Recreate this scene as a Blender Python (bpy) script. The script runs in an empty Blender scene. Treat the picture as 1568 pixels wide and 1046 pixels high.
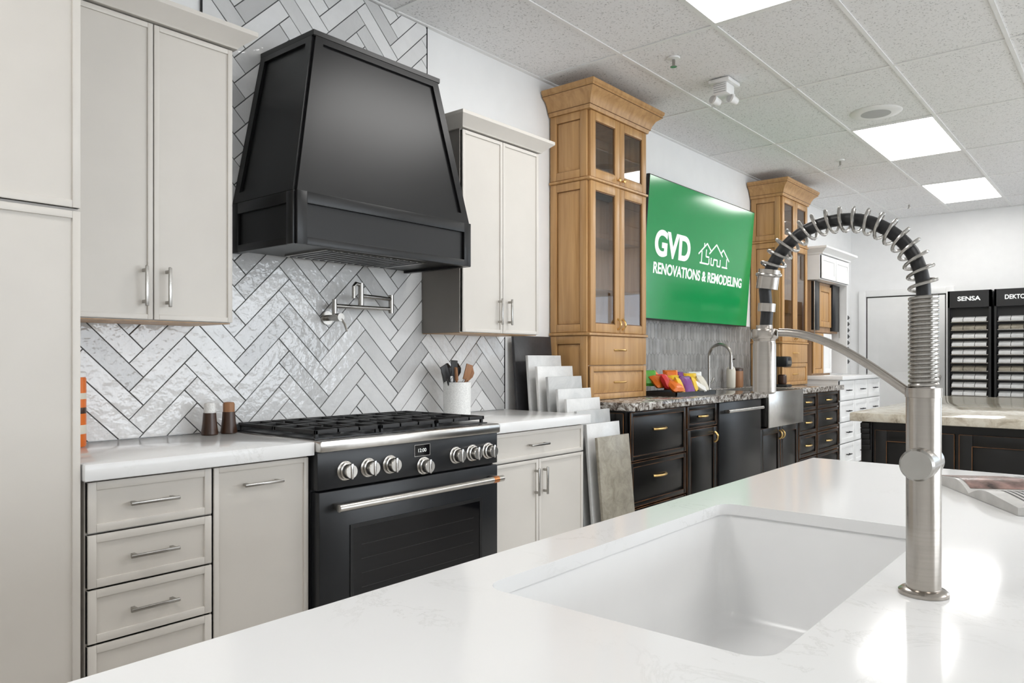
import bpy, bmesh, math, random
from mathutils import Matrix, Vector
random.seed(7)
scene = bpy.context.scene
COL = scene.collection
D = 2.95      # camera distance from range wall
EYE = 1.22
CEIL = 3.005

# ------------------------------------------------------------------ materials
def newmat(name):
    m = bpy.data.materials.new(name); m.use_nodes = True
    nt = m.node_tree
    return m, nt, nt.nodes["Principled BSDF"]
def mat(name, col, rough=0.5, metal=0.0, var=0.0, scale=8.0, bump=0.0, bscale=60.0, emis=0.0, spec=None):
    m, nt, p = newmat(name)
    c = (col[0], col[1], col[2], 1)
    p.inputs["Base Color"].default_value = c
    p.inputs["Roughness"].default_value = rough
    p.inputs["Metallic"].default_value = metal
    if spec is not None: p.inputs["Specular IOR Level"].default_value = spec
    if emis:
        p.inputs["Emission Color"].default_value = c; p.inputs["Emission Strength"].default_value = emis
    tc = nt.nodes.new("ShaderNodeTexCoord")
    n = nt.nodes.new("ShaderNodeTexNoise"); n.inputs["Scale"].default_value = scale; n.inputs["Detail"].default_value = 4
    nt.links.new(tc.outputs["Object"], n.inputs["Vector"])
    r = nt.nodes.new("ShaderNodeValToRGB")
    v = var if var else 0.015
    r.color_ramp.elements[0].position = .3; r.color_ramp.elements[1].position = .7
    r.color_ramp.elements[0].color = tuple(max(0, x*(1-v)) for x in col)+(1,)
    r.color_ramp.elements[1].color = tuple(min(1, x*(1+v)) for x in col)+(1,)
    nt.links.new(n.outputs["Fac"], r.inputs["Fac"]); nt.links.new(r.outputs["Color"], p.inputs["Base Color"])
    if bump:
        n2 = nt.nodes.new("ShaderNodeTexNoise"); n2.inputs["Scale"].default_value = bscale; n2.inputs["Detail"].default_value = 3
        nt.links.new(tc.outputs["Object"], n2.inputs["Vector"])
        b = nt.nodes.new("ShaderNodeBump"); b.inputs["Strength"].default_value = bump; b.inputs["Distance"].default_value = .01
        nt.links.new(n2.outputs["Fac"], b.inputs["Height"]); nt.links.new(b.outputs["Normal"], p.inputs["Normal"])
    return m
def ramp(nt, fac, stops, interp='LINEAR'):
    r = nt.nodes.new("ShaderNodeValToRGB"); cr = r.color_ramp; cr.interpolation = interp
    while len(cr.elements) < len(stops): cr.elements.new(0.5)
    for e, (pos, c) in zip(cr.elements, stops):
        e.position = pos; e.color = (c[0], c[1], c[2], 1)
    nt.links.new(fac, r.inputs["Fac"]); return r
def wood(name, c1, c2, rough=.35, sc=(30, 30, 1.6)):
    m, nt, p = newmat(name)
    tc = nt.nodes.new("ShaderNodeTexCoord"); mp = nt.nodes.new("ShaderNodeMapping"); mp.inputs["Scale"].default_value = sc
    nt.links.new(tc.outputs["Object"], mp.inputs["Vector"])
    n = nt.nodes.new("ShaderNodeTexNoise"); n.inputs["Scale"].default_value = 1.0; n.inputs["Detail"].default_value = 6; n.inputs["Distortion"].default_value = .6
    nt.links.new(mp.outputs["Vector"], n.inputs["Vector"])
    r = ramp(nt, n.outputs["Fac"], [(.3, c1), (.72, c2)])
    nt.links.new(r.outputs["Color"], p.inputs["Base Color"]); p.inputs["Roughness"].default_value = rough
    return m
def granite(name, stops, scale, rough=.08):
    m, nt, p = newmat(name)
    tc = nt.nodes.new("ShaderNodeTexCoord")
    n = nt.nodes.new("ShaderNodeTexNoise"); n.inputs["Scale"].default_value = scale; n.inputs["Detail"].default_value = 8; n.inputs["Roughness"].default_value = .75; n.inputs["Distortion"].default_value = .8
    nt.links.new(tc.outputs["Object"], n.inputs["Vector"])
    r = ramp(nt, n.outputs["Fac"], stops)
    nt.links.new(r.outputs["Color"], p.inputs["Base Color"]); p.inputs["Roughness"].default_value = rough
    return m
def brushed(name, c, r0, r1, sc=(4, 4, 260)):
    m, nt, p = newmat(name)
    p.inputs["Metallic"].default_value = 1
    tc = nt.nodes.new("ShaderNodeTexCoord"); mp = nt.nodes.new("ShaderNodeMapping"); mp.inputs["Scale"].default_value = sc
    nt.links.new(tc.outputs["Object"], mp.inputs["Vector"])
    n = nt.nodes.new("ShaderNodeTexNoise"); n.inputs["Scale"].default_value = 1.0; n.inputs["Detail"].default_value = 3
    nt.links.new(mp.outputs["Vector"], n.inputs["Vector"])
    a = ramp(nt, n.outputs["Fac"], [(.3, tuple(x*.92 for x in c)), (.7, c)]); nt.links.new(a.outputs["Color"], p.inputs["Base Color"])
    q = ramp(nt, n.outputs["Fac"], [(.3, (r0,)*3), (.7, (r1,)*3)]); nt.links.new(q.outputs["Color"], p.inputs["Roughness"])
    return m

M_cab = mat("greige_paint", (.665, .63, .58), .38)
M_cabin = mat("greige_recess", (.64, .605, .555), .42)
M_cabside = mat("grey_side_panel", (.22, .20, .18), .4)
M_wall = mat("wall_paint", (.87, .87, .865), .7)
M_white = mat("white_paint", (.86, .86, .85), .4)
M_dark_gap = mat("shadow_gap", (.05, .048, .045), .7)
M_hood = mat("hood_black", (.007, .007, .0075), .33, spec=.38)
M_black = mat("range_black", (.013, .014, .016), .3, spec=.4)
M_castiron = mat("cast_iron", (.010, .010, .011), .5, bump=.15, bscale=300)
M_steel = mat("brushed_steel", (.62, .60, .57), .24, 1.0, var=.06, scale=40)
M_nickel = brushed("brushed_nickel", (.45, .415, .375), .19, .25)
M_pull = mat("satin_pull", (.40, .385, .36), .25, 1.0, var=.05, scale=60)
M_chrome = mat("polished_chrome", (.72, .71, .70), .12, 1.0)
M_copper = mat("copper_badge", (.75, .30, .12), .25, 1.0)
M_brass = mat("brass", (.85, .58, .24), .28, 1.0)
M_glassblack = mat("oven_glass", (.004, .004, .005), .05, spec=.35)
M_rubber = mat("black_rubber", (.012, .012, .013), .4)
M_wood = wood("maple_honey", (.41, .222, .082), (.57, .335, .14))
M_glaze = mat("glaze_line", (.17, .08, .028), .45)
M_woodin = wood("maple_interior", (.30, .18, .10), (.42, .27, .16), .5)
M_wooddark = wood("walnut", (.03, .014, .008), (.07, .03, .015), .3)
M_woodut = wood("utensil_wood", (.25, .11, .05), (.40, .20, .09), .5)
M_bcab = mat("black_cabinet_paint", (.007, .0065, .006), .3, spec=.4)
M_rub = mat("rubbed_edge", (.16, .065, .020), .45, var=.95, scale=9)
M_grout = mat("grout", (.10, .10, .10), .8)
M_sink = mat("sink_white", (.88, .88, .875), .22)
M_ceramic = mat("ceramic_speckle", (.78, .78, .76), .5, var=.15, scale=180)
M_tvgreen = mat("tv_green", (.006, .235, .062), .12, emis=.25)
M_tvwhite = mat("tv_white", (.85, .87, .85), .3, emis=.35)
M_cream = mat("cream", (.72, .68, .58), .4)
M_orange = mat("pack_orange", (.75, .17, .02), .35)
M_yellow = mat("pack_yellow", (.85, .55, .03), .35)
M_green = mat("pack_green", (.10, .38, .05), .35)
M_red = mat("pack_red", (.6, .03, .03), .35)
M_purple = mat("pack_purple", (.20, .05, .25), .35)
M_floor = wood("floor_vinyl", (.44, .42, .395), (.58, .56, .53), .4, (1.5, 25, 1))
M_granite = granite("granite_dark", [(.36, (.015, .012, .01)), (.46, (.12, .09, .07)), (.54, (.45, .42, .38)), (.62, (.75, .73, .70)), (.75, (.25, .20, .16))], 26)
M_granite2 = granite("granite_beige", [(.3, (.25, .21, .15)), (.45, (.54, .48, .38)), (.6, (.72, .68, .58)), (.75, (.50, .48, .43))], 12)
M_slabdark = granite("slab_charcoal", [(.3, (.03, .03, .032)), (.7, (.055, .055, .06))], 8, .3)
M_slab = [granite("slab_a", [(.3, (.55, .56, .56)), (.7, (.72, .72, .71))], 6, .25),
          granite("slab_b", [(.3, (.42, .43, .43)), (.7, (.60, .60, .59))], 4, .25),
          granite("slab_c", [(.35, (.66, .66, .65)), (.7, (.78, .78, .77))], 10, .2),
          granite("slab_d", [(.3, (.20, .18, .14)), (.55, (.34, .31, .25)), (.8, (.46, .43, .36))], 14, .3)]

def quartz():
    m, nt, p = newmat("quartz_white")
    tc = nt.nodes.new("ShaderNodeTexCoord")
    n0 = nt.nodes.new("ShaderNodeTexNoise"); n0.inputs["Scale"].default_value = 5.5; n0.inputs["Detail"].default_value = 10; n0.inputs["Roughness"].default_value = .66; n0.inputs["Distortion"].default_value = 1.4
    nt.links.new(tc.outputs["Object"], n0.inputs["Vector"])
    a = nt.nodes.new("ShaderNodeMath"); a.operation = 'SUBTRACT'; a.inputs[1].default_value = .5
    b = nt.nodes.new("ShaderNodeMath"); b.operation = 'ABSOLUTE'
    nt.links.new(n0.outputs["Fac"], a.inputs[0]); nt.links.new(a.outputs[0], b.inputs[0])
    r = ramp(nt, b.outputs[0], [(0, (.72, .72, .705)), (.005, (.79, .79, .78)), (.02, (.84, .84, .835))])
    n1 = nt.nodes.new("ShaderNodeTexNoise"); n1.inputs["Scale"].default_value = 2.6
    nt.links.new(tc.outputs["Object"], n1.inputs["Vector"])
    k = ramp(nt, n1.outputs["Fac"], [(.50, (0, 0, 0)), (.62, (1, 1, 1))])
    mx = nt.nodes.new("ShaderNodeMixRGB"); mx.inputs[1].default_value = (.84, .84, .835, 1)
    nt.links.new(k.outputs["Color"], mx.inputs[0]); nt.links.new(r.outputs["Color"], mx.inputs[2])
    nt.links.new(mx.outputs[0], p.inputs["Base Color"]); p.inputs["Roughness"].default_value = .10
    p.inputs["Specular IOR Level"].default_value = .22
    return m
M_quartz = quartz()

def tilemat(name, rough, nscale, lo, hi, bump):
    m, nt, p = newmat(name)
    at = nt.nodes.new("ShaderNodeAttribute"); at.attribute_name = "Col"
    tc = nt.nodes.new("ShaderNodeTexCoord")
    n = nt.nodes.new("ShaderNodeTexNoise"); n.inputs["Scale"].default_value = nscale; n.inputs["Detail"].default_value = 5; n.inputs["Distortion"].default_value = 1.5
    nt.links.new(tc.outputs["Object"], n.inputs["Vector"])
    r = ramp(nt, n.outputs["Fac"], [(.3, (lo, lo, lo)), (.7, (hi, hi, hi))])
    mx = nt.nodes.new("ShaderNodeMixRGB"); mx.blend_type = 'MULTIPLY'; mx.inputs[0].default_value = 1
    nt.links.new(at.outputs["Color"], mx.inputs[1]); nt.links.new(r.outputs["Color"], mx.inputs[2])
    nt.links.new(mx.outputs[0], p.inputs["Base Color"]); p.inputs["Roughness"].default_value = rough
    n2 = nt.nodes.new("ShaderNodeTexNoise"); n2.inputs["Scale"].default_value = 30
    nt.links.new(tc.outputs["Object"], n2.inputs["Vector"])
    bp = nt.nodes.new("ShaderNodeBump"); bp.inputs["Strength"].default_value = bump; bp.inputs["Distance"].default_value = .01
    nt.links.new(n2.outputs["Fac"], bp.inputs["Height"]); nt.links.new(bp.outputs["Normal"], p.inputs["Normal"])
    return m
M_tile = tilemat("herringbone_tile", .05, 5, .94, 1.02, .28)
M_picket = tilemat("picket_tile", .15, 6, .85, 1.1, .15)

def ceilmat():
    m, nt, p = newmat("acoustic_tile")
    tc = nt.nodes.new("ShaderNodeTexCoord")
    n = nt.nodes.new("ShaderNodeTexNoise"); n.inputs["Scale"].default_value = 95; n.inputs["Detail"].default_value = 2; n.inputs["Roughness"].default_value = .6
    nt.links.new(tc.outputs["Object"], n.inputs["Vector"])
    r = ramp(nt, n.outputs["Fac"], [(.33, (.48, .48, .48)), (.39, (.83, .83, .83)), (.6, (.87, .87, .87))])
    nt.links.new(r.outputs["Color"], p.inputs["Base Color"]); p.inputs["Roughness"].default_value = .9
    return m
M_ceil = ceilmat()
def glassmat():
    m = bpy.data.materials.new("cabinet_glass"); m.use_nodes = True; nt = m.node_tree; nt.nodes.clear()
    o = nt.nodes.new("ShaderNodeOutputMaterial"); t = nt.nodes.new("ShaderNodeBsdfTransparent"); t.inputs[0].default_value = (.96, .96, .96, 1)
    g = nt.nodes.new("ShaderNodeBsdfGlossy"); g.inputs["Roughness"].default_value = .01
    lw = nt.nodes.new("ShaderNodeLayerWeight"); lw.inputs["Blend"].default_value = .5
    pw = nt.nodes.new("ShaderNodeMath"); pw.operation = 'POWER'; pw.inputs[1].default_value = 4.0
    ma = nt.nodes.new("ShaderNodeMath"); ma.operation = 'MULTIPLY_ADD'; ma.inputs[1].default_value = .7; ma.inputs[2].default_value = .05
    mx = nt.nodes.new("ShaderNodeMixShader")
    nt.links.new(lw.outputs["Facing"], pw.inputs[0]); nt.links.new(pw.outputs[0], ma.inputs[0])
    nt.links.new(ma.outputs[0], mx.inputs[0]); nt.links.new(t.outputs[0], mx.inputs[1]); nt.links.new(g.outputs[0], mx.inputs[2]); nt.links.new(mx.outputs[0], o.inputs[0])
    return m
M_glass = glassmat()
def emat(name, col, s):
    m = bpy.data.materials.new(name); m.use_nodes = True; nt = m.node_tree; nt.nodes.clear()
    o = nt.nodes.new("ShaderNodeOutputMaterial"); e = nt.nodes.new("ShaderNodeEmission")
    e.inputs[0].default_value = (*col, 1); e.inputs[1].default_value = s
    nt.links.new(e.outputs[0], o.inputs[0]); return m
M_light = emat("led_panel", (1.0, .985, .965), 12.0)
M_lens = mat("lens", (.5, .5, .5), .1)
M_grille = mat("speaker_grille", (.5, .5, .5), .7)
M_rackwire = mat("rack_wire", (.010, .010, .010), .3)

# ------------------------------------------------------------------ builder
class B:
    def __init__(s, name):
        s.name = name; s.v = []; s.f = []; s.mi = []; s.mats = []; s.M = Matrix.Identity(4)
    def _m(s, m):
        if m not in s.mats: s.mats.append(m)
        return s.mats.index(m)
    def add(s, vs, fs, m):
        k = len(s.v); i = s._m(m)
        s.v += [tuple(s.M @ Vector(p)) for p in vs]
        for f in fs: s.f.append([a+k for a in f]); s.mi.append(i)
    def box(s, a0, a1, b0, b1, c0, c1, m, bev=0):
        a0, a1 = sorted((a0, a1)); b0, b1 = sorted((b0, b1)); c0, c1 = sorted((c0, c1))
        if bev:
            bev = min(bev, .45*min(a1-a0, b1-b0, c1-c0))
            bm = bmesh.new(); bmesh.ops.create_cube(bm, size=1)
            for v in bm.verts:
                v.co = Vector(((v.co.x+.5)*(a1-a0)+a0, (v.co.y+.5)*(b1-b0)+b0, (v.co.z+.5)*(c1-c0)+c0))
            bmesh.ops.bevel(bm, geom=list(bm.edges), offset=bev, segments=2, affect='EDGES', profile=.5)
            bm.verts.index_update()
            s.add([v.co.copy() for v in bm.verts], [[v.index for v in f.verts] for f in bm.faces], m); bm.free(); return
        vs = [(a0, b0, c0), (a1, b0, c0), (a1, b1, c0), (a0, b1, c0), (a0, b0, c1), (a1, b0, c1), (a1, b1, c1), (a0, b1, c1)]
        s.add(vs, [(0, 3, 2, 1), (4, 5, 6, 7), (0, 1, 5, 4), (1, 2, 6, 5), (2, 3, 7, 6), (3, 0, 4, 7)], m)
    def prism(s, pts, n0, n1, m):
        n = len(pts)
        vs = [(p[0], p[1], n0) for p in pts]+[(p[0], p[1], n1) for p in pts]
        s.add(vs, [list(range(n))[::-1], list(range(n, 2*n))]+[(i, (i+1) % n, n+(i+1) % n, n+i) for i in range(n)], m)
    def hexa(s, vs, m):
        s.add(vs, [(0, 3, 2, 1), (4, 5, 6, 7), (0, 1, 5, 4), (1, 2, 6, 5), (2, 3, 7, 6), (3, 0, 4, 7)], m)
    def frustum(s, u0, u1, v0, v1, n0, n1, ins, m):
        s.hexa([(u0, v0, n0), (u1, v0, n0), (u1, v1, n0), (u0, v1, n0), (u0+ins, v0+ins, n1), (u1-ins, v0+ins, n1), (u1-ins, v1-ins, n1), (u0+ins, v1-ins, n1)], m)
    def tube(s, pts, r, m, seg=12, cap=True):
        pts = [Vector(p) for p in pts]; n = len(pts)
        rs = r if isinstance(r, (list, tuple)) else [r]*n
        vs = []; up = None
        for i in range(n):
            t = (pts[min(i+1, n-1)]-pts[max(i-1, 0)]).normalized()
            if up is None:
                up = Vector((0, 0, 1)) if abs(t.z) < .9 else Vector((1, 0, 0))
            a = (up-t*up.dot(t))
            if a.length < 1e-6: a = t.orthogonal()
            a.normalize(); b = t.cross(a); up = a
            for k in range(seg):
                an = 2*math.pi*k/seg
                vs.append(pts[i]+(a*math.cos(an)+b*math.sin(an))*rs[i])
        fs = []
        for i in range(n-1):
            for k in range(seg):
                k2 = (k+1) % seg
                fs.append((i*seg+k, i*seg+k2, (i+1)*seg+k2, (i+1)*seg+k))
        if cap:
            fs.append(list(range(seg))[::-1]); fs.append([(n-1)*seg+k for k in range(seg)])
        s.add(vs, fs, m)
    def cyl(s, p0, p1, r, m, r1=None, seg=20):
        s.tube([p0, p1], [r, r if r1 is None else r1], m, seg)
    def lathe(s, c, prof, m, seg=28, sx=1, sy=1):
        vs = []; fs = []
        for (r, z) in prof:
            for k in range(seg):
                a = 2*math.pi*k/seg
                vs.append((c[0]+r*math.cos(a)*sx, c[1]+r*math.sin(a)*sy, c[2]+z))
        for i in range(len(prof)-1):
            for k in range(seg):
                k2 = (k+1) % seg
                fs.append((i*seg+k, i*seg+k2, (i+1)*seg+k2, (i+1)*seg+k))
        fs.append(list(range(seg))[::-1]); fs.append([(len(prof)-1)*seg+k for k in range(seg)])
        s.add(vs, fs, m)
    def text(s, txt, u0, u1, v0, v1, n0, n1, m, bold=.0):
        cu = bpy.data.curves.new("t", 'FONT'); cu.body = txt; cu.size = 1; cu.offset = bold; cu.extrude = .05
        ob = bpy.data.objects.new("t", cu); COL.objects.link(ob)
        dg = bpy.context.evaluated_depsgraph_get(); dg.update()
        me = bpy.data.meshes.new_from_object(ob.evaluated_get(dg))
        P = [v.co.copy() for v in me.vertices]
        x0 = min(p.x for p in P); x1 = max(p.x for p in P); y0 = min(p.y for p in P); y1 = max(p.y for p in P); z0 = min(p.z for p in P); z1 = max(p.z for p in P)
        vs = [(u0+(p.x-x0)/(x1-x0)*(u1-u0), v0+(p.y-y0)/(y1-y0)*(v1-v0), n0+(p.z-z0)/(z1-z0)*(n1-n0)) for p in P]
        s.add(vs, [list(f.vertices) for f in me.polygons], m)
        bpy.data.objects.remove(ob); bpy.data.meshes.remove(me); bpy.data.curves.remove(cu)
    def done(s, ang=32):
        me = bpy.data.meshes.new(s.name); me.from_pydata(s.v, [], s.f)
        for m in s.mats: me.materials.append(m)
        me.polygons.foreach_set("material_index", s.mi)
        me.polygons.foreach_set("use_smooth", [True]*len(s.f)); me.update()
        bm = bmesh.new(); bm.from_mesh(me); bmesh.ops.recalc_face_normals(bm, faces=bm.faces); bm.to_mesh(me); bm.free()
        try: me.set_sharp_from_angle(angle=math.radians(ang))
        except Exception: pass
        ob = bpy.data.objects.new(s.name, me); COL.objects.link(ob); return ob
def basis(o, U, V, N):
    U, V, N = Vector(U), Vector(V), Vector(N)
    return Matrix(((U.x, V.x, N.x, o[0]), (U.y, V.y, N.y, o[1]), (U.z, V.z, N.z, o[2]), (0, 0, 0, 1)))
def FRONT(y): return basis((0, y, 0), (1, 0, 0), (0, 0, 1), (0, -1, 0))      # u=x, v=z, n out toward -Y
def LEFT(x): return basis((x, 0, 0), (0, -1, 0), (0, 0, 1), (-1, 0, 0))     # u=-y, v=z, n out toward -X
I4 = Matrix.Identity(4)

def slimdoor(b, u0, u1, v0, v1, m, mi, fw=.021, th=.02, rec=.007):
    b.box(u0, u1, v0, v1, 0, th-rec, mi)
    for q in ((u0, u0+fw, v0, v1), (u1-fw, u1, v0, v1), (u0+fw, u1-fw, v0, v0+fw), (u0+fw, u1-fw, v1-fw, v1)):
        b.box(*q, 0, th, m, .0015)
def raised(b, u0, u1, v0, v1, m, fw=.05, th=.02, bead=None, outer=True):
    b.box(u0, u1, v0, v1, 0, th-.012, bead if (bead and not outer) else m)
    for q in ((u0, u0+fw, v0, v1), (u1-fw, u1, v0, v1), (u0+fw, u1-fw, v0, v0+fw), (u0+fw, u1-fw, v1-fw, v1)):
        b.box(*q, 0, th, m, .003)
    g = .004
    if u1-u0-2*fw > .04 and v1-v0-2*fw > .03:
        b.frustum(u0+fw+g, u1-fw-g, v0+fw+g, v1-fw-g, th-.012, th-.001, min(.028, (u1-u0-2*fw)*.3, (v1-v0-2*fw)*.3), m)
    if bead and outer:
        e = .0022
        for (a0, a1, c0, c1) in ((u0, u1, v0, v1), (u0+fw-.003, u1-fw+.003, v0+fw-.003, v1-fw+.003)):
            for q in ((a0, a0+e, c0, c1), (a1-e, a1, c0, c1), (a0, a1, c0, c0+e), (a0, a1, c1-e, c1)):
                b.box(*q, th-.004, th+.0006, bead)
def pull(b, uc, vc, L, n, m, vert=False, out=.032):
    h = L/2; t = .0055
    if vert:
        for q in (-1, 1): b.box(uc-.005, uc+.005, vc+q*(h-.016)-.006, vc+q*(h-.016)+.006, n, n+out-.004, m, .001)
        b.box(uc-t, uc+t, vc-h, vc+h, n+out-.009, n+out, m, .0025)
    else:
        for q in (-1, 1): b.box(uc+q*(h-.016)-.006, uc+q*(h-.016)+.006, vc-.005, vc+.005, n, n+out-.004, m, .001)
        b.box(uc-h, uc+h, vc-t, vc+t, n+out-.009, n+out, m, .0025)
def bow(b, uc, vc, L, n, m, vert=False, r=.0065):
    pts = []
    for i in range(9):
        t = i/8; o = math.sin(math.pi*t)**.6*.026 if 0 < t < 1 else 0
        w = (t-.5)*L
        pts.append((uc, vc+w, n+o) if vert else (uc+w, vc, n+o))
    b.tube(pts, r, m, 8)
def crown(b, x0, x1, yb, yf, z0, prof, m, lk=1, rk=1):
    rings = []
    for (o, z) in prof:
        rings.append([(x0-o*lk, yb, z0+z), (x0-o*lk, yf-o, z0+z), (x1+o*rk, yf-o, z0+z), (x1+o*rk, yb, z0+z)])
    vs = [p for r in rings for p in r]; fs = []
    for i in range(len(rings)-1):
        for k in range(4):
            fs.append((i*4+k, i*4+(k+1) % 4, (i+1)*4+(k+1) % 4, (i+1)*4+k))
    fs.append((0, 1, 2, 3)); n = (len(rings)-1)*4; fs.append((n, n+1, n+2, n+3))
    b.add(vs, fs, m)

# ------------------------------------------------------------------ room shell
X0, X1, Y0 = -3.0, 10.5, -9.0
b = B("floor"); b.box(X0, X1, Y0, 0, -.05, 0, M_floor); b.done()
b = B("ceiling"); b.box(X0-.1, X1+.1, Y0-.1, .1, CEIL, CEIL+.05, M_ceil); b.done()
b = B("wall_north"); b.box(X0-.1, X1+.1, 0, .1, 0, CEIL, M_wall); b.done()
sx_0, sx_1, sz0, sz1 = .5, 8.5, .5, 2.5
b = B("wall_south")
b.box(X0-.1, sx_0, Y0-.1, Y0, 0, CEIL, M_wall); b.box(sx_1, X1+.1, Y0-.1, Y0, 0, CEIL, M_wall)
b.box(sx_0, sx_1, Y0-.1, Y0, 0, sz0, M_wall); b.box(sx_0, sx_1, Y0-.1, Y0, sz1, CEIL, M_wall); b.done()
b = B("fill_window")  # unseen south glazing, added to let frontal fill light into the room
for k in range(5): b.box(sx_0+k*2-(.06 if k == 4 else 0), sx_0+k*2+(.0 if k == 4 else .06), Y0-.08, Y0-.03, sz0, sz1, M_rubber)
b.box(sx_0, sx_1, Y0-.08, Y0-.03, sz0, sz0+.06, M_rubber); b.box(sx_0, sx_1, Y0-.08, Y0-.03, sz1-.06, sz1, M_rubber)
b.box(sx_0, sx_1, Y0-.06, Y0-.055, sz0, sz1, M_glass); b.done()
b = B("wall_west"); b.box(X0-.1, X0, Y0, 0, 0, CEIL, M_wall); b.done()
wy0, wy1, wz0, wz1 = -6.6, -3.3, .9, 2.3
b = B("wall_east")
b.box(X1, X1+.1, wy1, 0, 0, CEIL, M_wall); b.box(X1, X1+.1, Y0, wy0, 0, CEIL, M_wall)
b.box(X1, X1+.1, wy0, wy1, 0, wz0, M_wall); b.box(X1, X1+.1, wy0, wy1, wz1, CEIL, M_wall); b.done()
b = B("window_1")
for yy in (wy0, -5.52, -4.42, wy1-.05): b.box(X1+.02, X1+.07, yy, yy+.05, wz0, wz1, M_white)
b.box(X1+.02, X1+.07, wy0, wy1, wz0, wz0+.05, M_white); b.box(X1+.02, X1+.07, wy0, wy1, wz1-.05, wz1, M_white); b.box(X1+.02, X1+.07, wy0, wy1, 1.68, 1.73, M_white)
b.box(X1+.04, X1+.045, wy0, wy1, wz0, wz1, M_glass); b.done()
b = B("door_1"); b.M = LEFT(X1-.002)
b.box(.205, 1.095, .01, 2.005, .0, .02, M_white, .003)
for (v0, v1) in ((.2, .95), (1.05, 1.85)): b.frustum(.34, .96, v0, v1, .02, .028, .02, M_white)
b.cyl((1.03, 1.0, .02), (1.03, 1.0, .06), .025, M_steel); b.done()
b = B("trim_1"); b.M = LEFT(X1-.002)
for q in ((.105, .19, 0, 2.10), (1.11, 1.195, 0, 2.10), (.19, 1.11, 2.02, 2.10)): b.box(*q, 0, .035, M_white, .004)
for q in ((.19, .2045, .01, 2.02), (1.0955, 1.11, .01, 2.02), (.2045, 1.0955, 2.0055, 2.02)): b.box(*q, 0, .004, M_dark_gap)
b.done()
b = B("baseboard_east"); b.box(X1-.015, X1, Y0, -1.20, 0, .1, M_white); b.done()
b = B("baseboard_west"); b.box(X0, X0+.015, Y0, 0, 0, .1, M_white); b.done()

# ceiling grid + light panels
PX, PY, GX, GY = 1.21, .59, 2.565, -1.195
b = B("ceiling_grid")
t = .011
k = -5
while GX+k*PX < X1:
    x = GX+k*PX
    if x > X0: b.box(x-t, x+t, Y0, 0, CEIL-.006, CEIL-.0005, M_white)
    k += 1
k = -14
while GY+k*PY < 0:
    y = GY+k*PY
    if y > Y0: b.box(X0, X1, y-t, y+t, CEIL-.0062, CEIL-.0005, M_white)
    k += 1
b.box(X0, X1, -.022, 0, CEIL-.007, CEIL-.0005, M_white); b.box(X1-.022, X1, Y0, 0, CEIL-.007, CEIL-.0005, M_white)
b.done()
cells = [(0, 0), (3, 0), (5, 0), (-3, 0), (-3, -5), (0, -5), (3, -5), (5, -5), (-3, -10), (0, -10), (3, -10), (5, -10)]
for (i, j) in cells:
    x = GX+i*PX; y = GY+(j-1)*PY
    b = B("ceiling_light_panel")
    b.box(x+.03, x+PX-.03, y+.02, y+PY-.02, CEIL-.004, CEIL-.001, M_light)
    for q in ((x+.014, x+.03, y+.014, y+PY-.014), (x+PX-.03, x+PX-.014, y+.014, y+PY-.014), (x+.03, x+PX-.03, y+.01, y+.02), (x+.03, x+PX-.03, y+PY-.02, y+PY-.01)):
        b.box(*q, CEIL-.007, CEIL-.001, M_white)
    b.done()
for (x, y) in ((4.03, -.82), (7.07, -.87), (9.58, -.89), (9.9, -.5)):
    b = B("fire_sprinkler")
    b.lathe((x, y, CEIL-.012), [(.012, 0), (.035, .004), (.038, .011)], M_white, 20)
    b.cyl((x, y, CEIL-.05), (x, y, CEIL-.01), .009, M_pull, seg=10); b.lathe((x, y, CEIL-.056), [(.02, 0), (.02, .003)], M_pull, 14)
    b.done()
b = B("ceiling_speaker"); b.lathe((5.87, -1.47, CEIL-.012), [(.10, 0), (.165, .004), (.175, .011)], M_white, 36)
b.lathe((5.87, -1.47, CEIL-.014), [(.03, 0), (.1, .001), (.1, .002)], M_grille, 30); b.done()
b = B("emergency_light")
b.box(4.49, 4.67, -.96, -.82, CEIL-.03, CEIL-.006, M_white, .008); b.box(4.51, 4.63, -.94, -.84, CEIL-.10, CEIL-.03, M_white, .012)
for k in range(4): b.box(4.5085, 4.511, -.93, -.85, CEIL-.09+k*.014, CEIL-.085+k*.014, M_grille)
for (dx, dy) in ((-.02, .045), (.03, -.05)):
    b.cyl((4.58+dx, -.89+dy, CEIL-.09), (4.58+dx, -.89+dy, CEIL-.12), .009, M_white, seg=10)
    b.cyl((4.58+dx+.02, -.89+dy-.01, CEIL-.135), (4.58+dx-.03, -.89+dy+.01, CEIL-.12), .022, M_white, r1=.030)
    b.cyl((4.58+dx-.031, -.89+dy+.01, CEIL-.12), (4.58+dx-.033, -.89+dy+.01, CEIL-.1198), .025, M_lens, seg=20)
b.done()

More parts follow.
